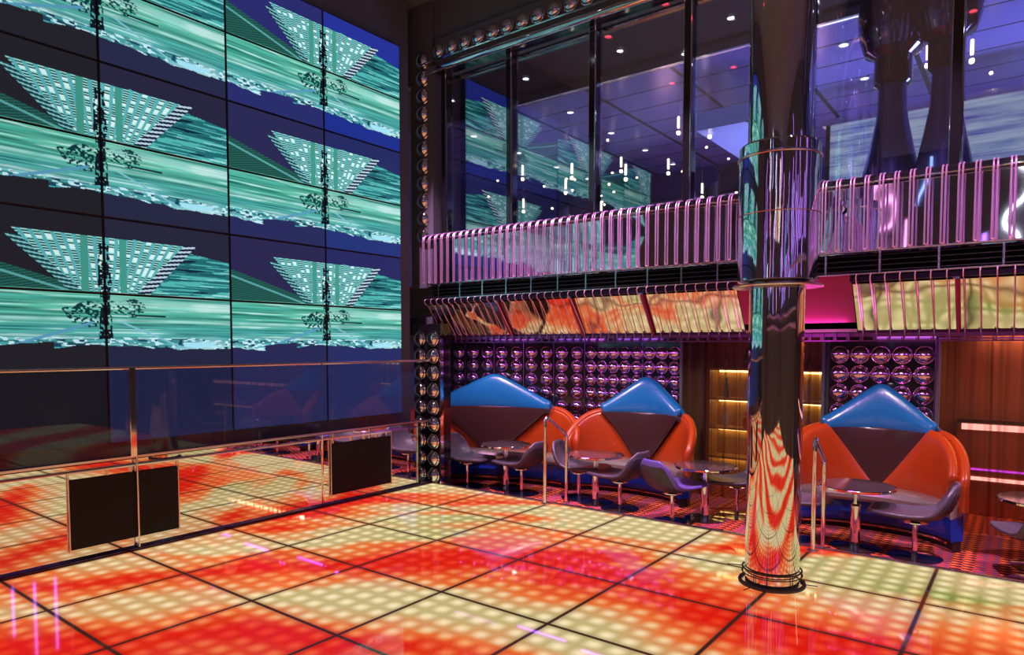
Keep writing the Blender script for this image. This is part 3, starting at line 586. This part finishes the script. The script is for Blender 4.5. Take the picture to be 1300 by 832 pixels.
# ------------------------------------------------------------------ booths
def booth(loc, rot, w, depth, label, xt=1.0):
    t = thing('booth_sofa', (loc[0], loc[1], CZ), label, 'sofa', 'pointed booth sofas along the back', rot)
    def plan(th, z=.5, out=0):
        s_, c_ = math.sin(th), math.cos(th)
        lean = .10*(z-.42)
        return Vector(((w+out+lean*.3)*s_, -depth*(1-c_)+(out+lean)*c_, 0))
    TC = R(42); TB = R(5)
    def top(th):
        a = abs(th)
        if a <= TC:
            x = math.sin(a)/math.sin(TC); return 1.575-.475*(math.sqrt(x*x+.006)-.006)
        q = (a-TC)/(PI/2-TC); return 1.575-.475*(math.sqrt(1.006)-.006)-.40*q**1.7
    ZC = top(TC)
    def zb(a): return .40 if a <= TB else .40+(ZC-.40)*(math.sin(a)-math.sin(TB))/(math.sin(TC)-math.sin(TB))
    def P3(th, z, b, amp=.045, a_=.5):
        puff = amp*(max(0, math.sin(PI*min(max(b, 0), 1))))**.5*(max(0, math.sin(PI*min(max(a_, 0), 1))))**.5
        p = plan(th, z, -puff); return (p.x, p.y, z)
    def blue(a, b):
        th = (a*2-1)*TC; z = ZC+(top(th)-ZC)*b; return P3(th, z, b, .032, a)
    def brown(a, b):
        th = (a*2-1)*TC; z0 = zb(abs(th)); z = z0+(ZC-z0)*b; return P3(th, z, b, .012, a)
    def orange(sg):
        def f(a, b):
            th = TB+(PI/2-TB)*a; z1 = zb(th) if th <= TC else top(th); z = .40+(z1-.40)*b
            return P3(sg*th, z, b, .03, .5)
        return f
    solid(MB().grid(blue, 36, 12).build('backrest_top', blue_vinyl, t, world=False), .1, 1, bev=0)['label'] = 'blue upper triangle'
    solid(MB().grid(brown, 36, 12).build('backrest_centre', brown_vinyl, t, world=False), .1, 1)['label'] = 'dark brown centre triangle'
    for sg in (-1, 1): solid(MB().grid(orange(sg), 40, 12).build('backrest_wing', orange_vinyl, t, world=False), .1, 1)['label'] = 'orange side panel'
    # rolled outer edge following the outline
    pts = []
    for k in range(81):
        th = (k/80*2-1)*PI/2; p = plan(th, top(th), .035); pts.append((p.x, p.y, top(th)-.02))
    for nm, mm, lo, hi in (('top_roll', blue_vinyl, 21, 59), ('wing_roll', orange_vinyl, 0, 21), ('wing_roll', orange_vinyl, 59, 80)):
        pp_ = pts[lo:hi+1]
        dn = lambda p: [(p[0], p[1]-.005, p[2]-q_) for q_ in (.04, .1, .18, .28)]
        if lo == 0: pp_ = dn(pp_[0])[::-1]+pp_
        if hi == 80: pp_ = pp_+dn(pp_[-1])
        MB().tube(pp_, .045, 12).build(nm, mm, t, world=False)
    def inner(th, o_=0):
        return Vector(((w*.93)*math.sin(th), -min(.52, depth*.75)-o_-(depth+.12-min(.52, depth*.75))*(1-math.cos(th)), 0))
    def section(sec):
        def f(a, b):
            th = (a*2-1)*PI/2*.985; P0 = plan(th, .42, .03); Q = inner(th); d = Q-P0; i = min(int(b*(len(sec)-1)+1e-6), len(sec)-1)
            k, z = sec[i]; q = P0+d*k; return (q.x, q.y, z)
        return f
    def loft(name, sec, mm):
        mb = MB().grid(section(sec), 48, len(sec)-1); o = mb.build(name, mm, t, world=False); return o
    def endcap(name, sec, mm):
        mb = MB()
        for a in (0, 1):
            pts_ = [section(sec)(a, i/(len(sec)-1)) for i in range(len(sec))]; mb.add(pts_, [tuple(range(len(pts_)))])
        return mb
    def full(name, sec, mm):
        mb = MB().grid(section(sec), 48, len(sec)-1); e = endcap(name, sec, mm); mb.add(e.v, e.f); return mb.build(name, mm, t, world=False, weld=True)
    full('seat_cushion', [(0,.34), (0,.44), (.5,.455), (.86,.45), (.95,.435), (1.0,.40), (1.0,.36), (.96,.33), (.5,.33), (0,.34)], seat_silver)
    full('base', [(-.16,.10), (-.2,.25), (-.15,.36), (.7,.34), (.88,.32), (.92,.2), (.84,.10), (-.16,.10)], base_blue)
    full('plinth', [(0,.0), (0,.11), (.72,.11), (.72,.0), (0,.0)], plinth_mat)
    rp = [inner(R(-80+4*k), .0) for k in range(41)]
    MB().tube([(p.x*.97, p.y+.02, .085) for p in rp], .012, 8).build('foot_rail', copper_rail, t, world=False)
    dz = 1.375; yb = plan(0, dz, -.05).y
    mb = MB().lathe([(.115,0), (.105,.02), (.088,.02), (.085,.0)], (0, yb+.012, dz), 28, 'y'); dr_ = mb.build('dome_ring', blue_vinyl, t, world=False)
    pr = [(.085*math.cos(k/8*PI/2)+.0001, .07*math.sin(k/8*PI/2)) for k in range(9)]
    MB().lathe(pr, (0, yb+.0, dz), 28, 'y').build('mirror_dome', domeV, dr_, world=False)['label'] = 'mirrored dome'
    return t
booth((-6.57, 8.13), math.atan2(.9, 2.22), 1.36, .66, 'wide blue, orange and brown booth sofa at the far left by the domed pillar')
booth((-4.27, 8.62), 0, .86, .62, 'middle blue, orange and brown booth sofa left of the shelf curtain')
booth((-1.35, 8.62), 0, .82, .76, 'right blue, orange and brown booth sofa behind the chrome column')

# ------------------------------------------------------------------ tables and chairs
def make_table():
    t = thing('lounge_table', (0,0,0), 'x', 'table', 'round lounge tables')
    tt_ = MB().lathe([(.0001,.60), (.345,.60), (.35,.606), (.35,.622), (.342,.63), (.0001,.63)], (0,0,0), 48).build('tabletop', granite, t, world=False)
    MB().lathe([(.352,.602), (.358,.606), (.358,.624), (.352,.628)], (0,0,0), 48).build('rim', chrome, tt_, world=False)
    MB().lathe([(.05,.02), (.05,.42), (.034,.44), (.034,.58), (.09,.592), (.09,.60)], (0,0,0), 28).build('pedestal', chrome, t, world=False)
    MB().lathe([(.0001,0), (.23,0), (.23,.01), (.06,.025), (.0001,.026)], (0,0,0), 40).build('base_disc', black_gloss, t, world=False)
    return t
def shell_pt(a, b, off=0):
    prof = [(.40,.40), (.33,.405), (.2,.385), (.05,.37), (-.1,.37), (-.21,.40), (-.28,.47), (-.325,.56), (-.35,.66), (-.36,.75)]
    wid = [.17, .235, .265, .275, .28, .28, .28, .27, .235, .13]
    rise = [.0, .015, .03, .045, .06, .08, .09, .085, .07, .03]
    s = a*(len(prof)-1); i = min(int(s), len(prof)-2); f = s-i
    L_ = lambda q: q[i]*(1-f)+q[i+1]*f
    x = prof[i][0]*(1-f)+prof[i+1][0]*f; z = prof[i][1]*(1-f)+prof[i+1][1]*f; y = (b*2-1); ww = L_(wid); rr = L_(rise)
    tx = prof[i+1][0]-prof[i][0]; tz = prof[i+1][1]-prof[i][1]; l = math.hypot(tx, tz); nx_, nz_ = -tz/l*-1, tx/l*-1
    k = abs(y)**2.4*rr
    return (x+nx_*(k+off)*1.0, y*ww, z+abs(nz_)*(k+off))
def make_chair(shell_m):
    t = thing('lounge_chair', (0,0,0), 'x', 'chair', 'swivel shell chairs at the tables')
    o = MB().grid(lambda a, b: shell_pt(a, b), 18, 14).build('seat_shell', shell_m, t, world=False); solid(o, .038, -1, sub=1); sh_ = o
    def pad(a, b): return shell_pt(.08+a*.84, .09+b*.82, .012)
    o = MB().grid(pad, 14, 10).build('seat_pad', pad_leather, sh_, world=False); solid(o, .018, 1, sub=1)
    MB().lathe([(.024,.01), (.024,.31), (.05,.33), (.11,.335), (.11,.345)], (0,0,0), 20).build('pedestal', chrome, t, world=False)
    MB().lathe([(.0001,0), (.235,0), (.235,.008), (.04,.018), (.0001,.02)], (0,0,0), 40).build('base_disc', black_gloss, t, world=False)
    return t
tab = make_table(); tlist = [(-5.90, 7.56, 'round dark stone table in front of the far left booth'), (-4.42, 7.55, 'round dark stone table in front of the middle booth'), (-2.98, 7.60, 'round dark stone table before the shelf curtain, left of column'),
    (-1.36, 7.45, 'round dark stone table in front of the right booth'), (.12, 7.75, 'round dark stone table cut by the right photo edge')]
for i, (x, y, l) in enumerate(tlist):
    o = tab if i == 0 else copy_tree(tab); o.location = (x, y, CZ); o['label'] = l
ch = make_chair(grey_leather); ch2 = make_chair(violet_leather)
clist = [(-6.40, 7.30, 0, ch, 'grey shell chair leftmost, back toward the domed pillar'), (-5.50, 7.40, 180, ch, 'grey shell chair left of the first handrail, facing left'),
    (-4.73, 7.64, 8, ch, 'grey shell chair behind the first handrail, facing right'), (-4.01, 7.44, 176, ch, 'grey shell chair facing left at the middle booth table'),
    (-3.22, 7.22, 68, ch2, 'violet shell chair with its back to the dance floor'), (-2.74, 7.98, 215, ch, 'grey shell chair facing the camera before the shelf curtain'),
    (-.84, 7.44, 182, ch, 'grey shell chair facing left at the right booth table'), (-1.98, 7.40, 0, ch, 'grey shell chair mostly hidden behind the chrome column'),
    (.1, 7.2, 120, ch, 'dark shell chair cut off at the right photo edge')]
used = set()
for (x, y, a, src, l) in clist:
    if src.name in used: o = copy_tree(src)
    else: o = src; used.add(src.name)
    o.location = (x, y, CZ); o.rotation_euler = (0, 0, R(a)); o['label'] = l

# ------------------------------------------------------------------ curtains and what is behind them
def curtain(x0, x1, y, n, label, seed):
    t = thing('sheer_curtain', ((x0+x1)/2, y, CZ), label, 'curtain', 'brown sheer curtains')
    rr = random.Random(seed); ph = [rr.uniform(0, 6) for _ in range(6)]
    def f(a, b):
        x = x0+(x1-x0)*a; q = a*n*2*PI
        amp = .045*(.6+.4*math.sin(a*7+ph[0])); yy = y+amp*math.sin(q+.8*math.sin(a*9+ph[1]))+.01*math.sin(q*2.3+ph[2])
        return (x+.02*math.sin(q*.5+b*1.2+ph[3]), yy, CZ+.01+(2.04-CZ-.01)*b)
    MB().grid(f, int(n*16), 8).build('cloth', curtain_mat, t)
    MB().tube([(x0, y, 2.045), (x1, y, 2.045)], .012, 8).build('curtain_rod', violet_trim, t)
curtain(-3.78, -2.06, 8.78, 10, 'brown sheer curtain in front of the yellow lit shelves', 1)
curtain(-.76, 2.9, 8.74, 21, 'brown sheer curtain at the right in front of copper wall', 2)
t = thing('bay_frame', (-1, 7.2, 0), 'thin violet frame line around the right curtain opening', 'frame')
MB().tube([(-.80, 8.66, CZ), (-.80, 8.66, 1.98), (2.9, 8.66, 1.98)], .008, 6).build('frame_line', violet_trim, t)
t = thing('lit_shelf_unit', (-3.0, 9.6, CZ), 'shelf unit with three yellow light strips behind the left curtain', 'shelf')
MB().box(-3.75, -2.1, 9.86, 9.9, CZ, 2.0).box(-3.75, -3.7, 9.55, 9.9, CZ, 2.0).box(-2.15, -2.1, 9.55, 9.9, CZ, 2.0).build('carcass', shelf_wood, t)
for z in (1.55, 1.12, .70, .28):
    MB().box(-3.7, -2.15, 9.55, 9.86, z, z+.03).build('shelf_board', shelf_wood, t)
    MB().box(-3.65, -2.2, 9.80, 9.85, z-.035, z-.005).build('light_strip', strip_yellow, t)
k = 0
for zi, z in enumerate((1.58, 1.15, .73)):
    for j in range(5):
        x = -3.5+.28*j; h_ = .2+.03*((j*7+zi*3) % 4)
        MB().lathe([(.0001,0), (.035,0), (.037,.01), (.037,h_*.6), (.014,h_*.75), (.014,h_), (.0001,h_)], (x, 9.68, z), 12).build('bottle', bottle_mats[(j+zi) % 3], None, label='bottle on the %s lit shelf, %s from left' % (('upper', 'middle', 'lower')[zi], ORD[j]), cat='bottle', group='bottles on the lit shelves')
t = thing('lit_counter', (1, 9.9, CZ), 'copper counter front with pink light strips behind the right curtain', 'counter')
MB().box(-.7, 4.5, 9.75, 10.2, CZ, .98, .01).build('counter_body', copper_wall, t)
MB().box(-.7, 4.5, 9.70, 10.24, .98, 1.03, .008).build('counter_top', black_gloss, t)
MB().box(-.65, 4.5, 9.73, 9.75, .90, .97).build('upper_strip', strip_pink, t)
MB().box(-.65, 4.5, 9.73, 9.75, .30, .34).build('lower_strip', strip_pink, t)
MB().box(-.65, 4.5, 9.73, 9.75, .42, .44).build('violet_strip', strip_violet, t)

# ------------------------------------------------------------------ upper lounge
dl0 = None; i = 0
def downlight(x, y, z, m_, r, label, grp, s=1):
    t = thing('downlight', (x, y, z), label, 'ceiling light', grp)
    MB().lathe([(r*1.3,0), (r*1.3,-.012), (r,-.016), (r,-.004)], (0,0,0), 20).build('trim_ring', chrome_soft, t, world=False)
    MB().lathe([(.0001,-.006), (r,-.006)], (0,0,0), 16).build('lens', m_, t, world=False)
    return t
for k, x in enumerate((-6.9, -5.55, -4.12, -2.75, -1.3, .1)):
    downlight(x, 7.55, 5.515, lamp_white, .035, 'bright white downlight in dark upper ceiling, %s from left' % ORD[k], 'downlights in the dark upper ceiling')
lens_soft = lamp_mat('soft_spot_lens', (.8,.85,1), 5)
k = 0
for j, y in enumerate((8.75, 9.99, 11.23, 12.4)):
    for i, x in enumerate((-7.5, -5.6, -3.7, -1.85, -.0, 1.9)):
        downlight(x, y, 5.398, lens_soft, .05, 'soft spot in blue lounge ceiling, row %s from the windows, %s from left' % (ORD[j], ORD[i]), 'spots in the blue lounge ceiling')
for i, x in enumerate((-8.6, -6.2, -3.8, -1.4, 1.0, 3.4)):
    t = thing('lit_wall_panel', (x, 12.95, 3.2), 'blue-white lit louvre panel on the lounge back wall, %s from left' % ORD[i], 'wall panel', 'lit panels of the lounge')
    MB().box(x-1.1, x+1.1, 12.93, 12.99, 2.9, 4.75).build('lit_face', lit_blue_panel, t)
    MB().box(x-1.15, x-1.1, 12.9, 12.99, 2.9, 4.8).box(x+1.1, x+1.15, 12.9, 12.99, 2.9, 4.8).box(x-1.15, x+1.15, 12.9, 12.99, 4.75, 4.82).build('panel_frame', chrome_soft, t)
pen = None
pp = [(-6.6,8.9,4.55),(-6.1,9.4,4.35),(-5.6,8.8,4.4),(-5.2,9.6,4.6),(-4.8,9.0,4.3),(-4.5,9.8,4.5),(-3.9,8.8,4.75),(-3.7,9.2,4.85),(-3.5,8.9,4.65),(-2.9,8.8,4.6),(-2.75,9.3,4.7),(-2.6,8.9,4.45),(-7.1,9.6,4.2),(-5.9,10.2,4.1),(-4.2,10.4,4.2),(-3.2,10.6,4.3),(-1.0,8.7,4.9),(-.75,9.0,4.7),(-.9,9.4,4.55),(-.6,8.7,4.85)]
for k, (x, y, z) in enumerate(pp):
    if pen is None:
        pen = thing('pendant_lamp', (0,0,0), 'x', 'pendant lamp', 'small glowing pendants in the lounge')
        MB().lathe([(.0001,0), (.022,.01), (.026,.03), (.022,.05), (.0001,.055)], (0,0,0), 12).build('bulb', lamp_warm, pen, world=False)
        MB().lathe([(.014,.09), (.018,.1), (.018,.24), (.014,.25)], (0,0,0), 12).build('glow_tube', lamp_mat('warm_tube', (1,.85,.65), 4), pen, world=False)
        MB().tube([(0,0,.05), (0,0,.6)], .003, 6).build('cord', chrome_soft, pen, world=False); o = pen
    else: o = copy_tree(pen)
    o.location = (x, y, z)
    o['label'] = 'small warm pendant lamp seen through the lounge windows, %s from left' % (ORD[k] if k < 13 else ['fourteenth','fifteenth','sixteenth','seventeenth','eighteenth','nineteenth','twentieth'][k-13])
order = sorted([o for o in bpy.data.objects if o.name.startswith('pendant_lamp')], key=lambda o: o.location.x/o.location.y)
names_ = ORD+['fourteenth','fifteenth','sixteenth','seventeenth','eighteenth','nineteenth','twentieth']
for k, o in enumerate(order): o['label'] = 'small warm pendant lamp behind the upper windows, %s from left' % names_[k]
tiny = None; rb = random.Random(5)
for k in range(70):
    if tiny is None:
        tiny = MB().lathe([(.0001,-.02), (.017,-.008), (.02,0), (.017,.012), (.0001,.022)], (0,0,0), 10).build('tiny_bulb', lamp_warm, None, label='tiny warm bulb deep in the upper lounge', cat='light bulb', group='tiny bulbs deep in the upper lounge'); o = tiny
    else: o = tiny.copy(); COL.objects.link(o)
    x = rb.uniform(-8.6, -3.0) if k < 56 else rb.uniform(-2.2, .6)
    o.location = (x, rb.uniform(9.2, 12.6), rb.choice((3.9, 4.05, 4.2, 4.5, 4.75, 5.0))+rb.uniform(-.04, .04))
# flared chrome pillars with round heads
sc = mat('pillar_steel_blue', s2l(84,88,150), .22, .55)
t = thing('lit_ceiling_louvre', (.2, 10, 3.6), 'long blue-white lit louvre deep in the lounge, right windows', 'wall panel', 'lit panels of the lounge')
MB().box(-2.3, 4.8, 10.0, 10.08, 3.6, 4.85).build('lit_face', lit_blue_panel, t)
MB().box(-2.35, 4.8, 9.95, 10.1, 4.85, 4.93).build('head_frame', chrome_soft, t)
for i in range(6): MB().box(-2.3+1.3*i, -2.25+1.3*i, 9.96, 10.0, 3.6, 4.85).build('mullion', black_gloss, t)
for (x, y, lab, s) in ((-1.18, 7.75, 'flared steel-blue pillar with round head behind the upper window, left one', 1.0), (-.72, 7.6, 'flared steel-blue pillar with round head behind the upper window, right one', .9)):
    t = thing('flared_pillar', (x, y, 2.75), lab, 'pillar', 'flared pillars in the lounge')
    MB().lathe([(.36*s,0), (.34*s,.3), (.29*s,.7), (.2*s,1.1), (.14*s,1.4), (.125*s,1.75)], (x, y, 2.75), 36).build('flared_stem', sc, t)
    MB().lathe([(.14*s,1.72), (.17*s,1.74), (.17*s,1.98), (.15*s,2.0)], (x, y, 2.75), 32).build('collar', black_gloss, t)
    MB().lathe([(.15*s,1.98), (.26*s,2.05), (.31*s,2.2), (.33*s,2.4), (.3*s,2.6), (.2*s,2.7)], (x, y, 2.75), 36).build('round_head', mat('smoky_chrome', s2l(120,110,135), .08, 1) if 'smoky_chrome' not in bpy.data.materials else bpy.data.materials['smoky_chrome'], t)
# curved white-blue cove box hanging behind
t = thing('curved_ceiling_cove', (-2.9, 9.2, 4.6), 'pale blue lit cove with rounded end hanging in the lounge', 'ceiling cove')
pts = []
for k in range(25):
    a = -PI/2+PI*k/24; pts.append((-2.95+.35*math.cos(a), 9.6+.9*math.sin(a)))
pts = [(-3.6, 8.7)]+pts+[(-3.6, 10.5)]
mb = MB(); n_ = len(pts); mb.add([(x, y, 4.72) for x, y in pts]+[(x, y, 4.95) for x, y in pts], [tuple(range(n_)), tuple(range(n_, 2*n_))]+[(i, (i+1) % n_, n_+(i+1) % n_, n_+i) for i in range(n_)])
mb.build('cove_body', mat('pale_cove', s2l(150,165,225), .3, emit=s2l(120,140,220), es=.35), t)
MB().tube([(x, y, 4.72) for x, y in pts[1:-1]], .012, 6).build('cove_edge', chrome, t)
# high stools with backs by the railing
st = None
for k, (x, y, a) in enumerate([(-6.1,7.6,20),(-5.5,8.2,200),(-4.7,7.7,120),(-3.7,7.5,30),(-3.3,8.1,190),(-2.65,7.6,90),(.3,7.9,60)]):
    if st is None:
        st = thing('bar_chair', (0,0,0), 'x', 'bar chair', 'high bar chairs in the upper lounge')
        MB().lathe([(.0001,0), (.22,0), (.22,.012), (.03,.03), (.03,.72), (.1,.74), (.0001,.74)], (0,0,0), 24).build('pedestal', chrome, st, world=False)
        MB().lathe([(.0001,.73), (.2,.735), (.22,.77), (.2,.8), (.0001,.81)], (0,0,0), 24).build('seat', mat('blue_seat', s2l(40,60,130), .4), st, world=False)
        def bk(a_, b_): th = (a_-.5)*2.2; return (-.21*math.cos(th), .21*math.sin(th), .82+.32*b_*(1-.3*abs(a_-.5)*2))
        solid(MB().grid(bk, 14, 5).build('backrest', grey_leather, st, world=False), .03, 0); o = st
    else: o = copy_tree(st)
    o.location = (x, y, 2.75); o.rotation_euler = (0,0,R(a)); o['label'] = 'high bar chair behind the balcony glass, %s from left' % ORD[k]
tb = None
for k, (x, y) in enumerate([(-5.8,8.9),(-4.2,8.6),(-3.0,8.8),(.6,8.7)]):
    if tb is None:
        tb = thing('high_table', (0,0,0), 'x', 'table', 'high tables in the upper lounge')
        MB().lathe([(.0001,.98), (.3,.98), (.31,.99), (.3,1.0), (.0001,1.0)], (0,0,0), 32).build('tabletop', granite, tb, world=False)
        MB().lathe([(.0001,0), (.22,0), (.22,.01), (.035,.03), (.035,.98)], (0,0,0), 24).build('pedestal', chrome, tb, world=False); o = tb
    else: o = copy_tree(tb)
    o.location = (x, y, 2.75); o['label'] = 'high round table behind the balcony glass, %s from left' % ORD[k]

# spots on the hall ceiling (mirrored in the windows and floor)
for k in range(14):
    x, y = -5.8+1.25*(k % 7), 5.6-1.9*(k//7)+.3*math.sin(k*2.1)
    downlight(x, y, 6.545, lamp_white, .03, 'tiny white spot in the black hall ceiling', 'white spots of the hall ceiling')
for k in range(12):
    x, y = -5.2+1.1*(k % 6), 4.7-2.0*(k//6)+.4*math.sin(k*1.7)
    downlight(x, y, 6.545, lamp_red, .05, 'red spot in the black hall ceiling', 'red spots of the hall ceiling')

# added light tubes on two unseen hall walls, giving the chrome streaks to mirror
tubes = [lamp_mat('reflection_tube_'+n, c, e) for n, c, e in (('blue', (.25,.4,1), 4), ('pink', (1,.35,.75), 4), ('warm', (1,.62,.35), 5), ('white', (.85,.9,1), 6), ('violet', (.5,.2,1), 4))]
rb = random.Random(3)
for wl, n in (('behind', 26), ('right', 26)):
    proto_ = {}
    for k in range(n):
        q = -6.0+10.8*(k+.5)/n if wl == 'behind' else -4.9+11.2*(k+.5)/n
        z = rb.choice((2.6, 3.0, 3.4, 4.2, 5.2) if wl == 'behind' else (2.7, 3.0, 3.6, 4.2)); l_ = rb.choice((.7, 1.2, 1.8)); mi = rb.randrange(5) if wl == 'behind' else rb.choice((0, 4, 4))
        x, y = (q, -5.266) if wl == 'behind' else (5.266, q)
        t = thing('reflection_tube', (x, y, z), 'added vertical light tube on the hall wall %s the camera' % ('behind' if wl == 'behind' else 'to the right of'), 'light tube', 'added light tubes on the wall %s' % ('behind the camera' if wl == 'behind' else 'right of the camera'))
        MB().tube([(0,0,.05), (0,0,l_)], .028, 10).build('added_glowing_tube', tubes[mi], t, world=False)
        MB().lathe([(.0001,0), (.035,0), (.035,.06), (.0001,.06)], (0,0,0), 12).lathe([(.0001,l_), (.035,l_), (.035,l_+.06), (.0001,l_+.06)], (0,0,0), 12).build('end_cap', chrome_soft, t, world=False)
for wl, (x0, x1, y0, y1) in (('behind', (-6.4, 5.2, -5.28, -5.2)), ('right', (5.2, 5.28, -5.2, 6.6))):  # rails added on the unseen walls as something for the chrome to reflect
    for zz in (2.2, 2.5, 3.3):
        t = thing('reflection_rail', ((x0+x1)/2, (y0+y1)/2, zz), 'added pink chrome rail along the hall wall %s the camera' % ('behind' if wl == 'behind' else 'right of'), 'rail', 'added chrome rails on the far hall walls')
        MB().box(x0, x1, y0, y1, zz, zz+.08, .01).build('rail_bar', pink_tube, t)
# ------------------------------------------------------------------ light
def light(kind, name, loc, energy, color, aim=None, **kw):
    l = bpy.data.lights.new(name, kind); l.energy = energy; l.color = color
    for k_, v_ in kw.items(): setattr(l, k_, v_)
    o = bpy.data.objects.new(name, l); COL.objects.link(o); o.location = loc
    if aim is not None: o.rotation_euler = (Vector(aim)-Vector(loc)).to_track_quat('-Z', 'Y').to_euler()
    return o
MAG = (1,.48,.93); VIO = (.45,.12,1)
for i, (x, tx) in enumerate(((-6.2,-5.9), (-4.4,-4.4), (-2.6,-3.0), (-.6,-1.0), (1.5,.8))):
    light('SPOT', 'balcony_spot', (x, 4.9, 6.4), 1300, MAG, (tx, EY-.1, 2.95), spot_size=R(36), spot_blend=.6, shadow_soft_size=.04)
for i, (x, y) in enumerate(((-6.3,7.45), (-5.2,7.6), (-4.1,7.5), (-2.9,7.6), (-1.3,7.5), (.2,7.6))):
    light('SPOT', 'bay_downlight', (x, y, 2.03), 42, (1,.82,.66), (x, y+.75, 0), spot_size=R(125), spot_blend=.8, shadow_soft_size=.03)
    light('AREA', 'bay_violet_wash', (x, y-.15, 2.02), 5, VIO if i % 2 else (.8,.15,1), (x, y+.6, 0), shape='RECTANGLE', size=.8, size_y=.1)
for x, e_, c_ in ((-6.2,5,(.9,.5,.7)),(-4.2,26,(.8,.5,.8)),(-2.2,120,(.42,.45,1)),(.6,220,(.35,.48,1))): light('AREA', 'lounge_blue_wash', (x, 9.6, 2.9), e_, c_, (x, 10, 5.4), shape='RECTANGLE', size=1.4, size_y=1.0)
for x in (-5.2,-2.8): light('POINT', 'lounge_violet', (x, 11.2, 4.2), 9, (1,.5,.5), shadow_soft_size=.2)
light('AREA', 'gap_magenta', (-1.85, 6.98, 1.9), 4, (1,.12,.7), (-1.85, 6.96, 3), shape='RECTANGLE', size=.8, size_y=.1)
light('SPOT', 'floor_white_spot', (-4.4, 5.6, 6.4), 260, (.75,.95,1), (-4.75, 6.35, 0), spot_size=R(9), spot_blend=.8, shadow_soft_size=.02)

light('AREA', 'counter_glow', (1.2, 9.3, 2.03), 45, (1,.62,.42), (1.2, 9.7, 0), shape='RECTANGLE', size=3.5, size_y=.3)
w = bpy.data.worlds.new('World'); scn.world = w; w.use_nodes = True
w.node_tree.nodes['Background'].inputs[0].default_value = (.03,.03,.035,1); w.node_tree.nodes['Background'].inputs[1].default_value = 1
cam = bpy.data.cameras.new('Camera'); co = bpy.data.objects.new('Camera', cam); COL.objects.link(co); scn.camera = co
co.location = (0, 0, 1.9); co.rotation_euler = (R(90-2.878), 0, R(37.433)); cam.sensor_width = 36; cam.lens = 862.8/1300*36; cam.shift_y = 66.5/1300; cam.clip_start = .05
vs_ = scn.view_settings; vs_.view_transform = 'Standard'; vs_.look = 'None'; vs_.gamma = 1; vs_.use_curve_mapping = False; vs_.exposure = 0
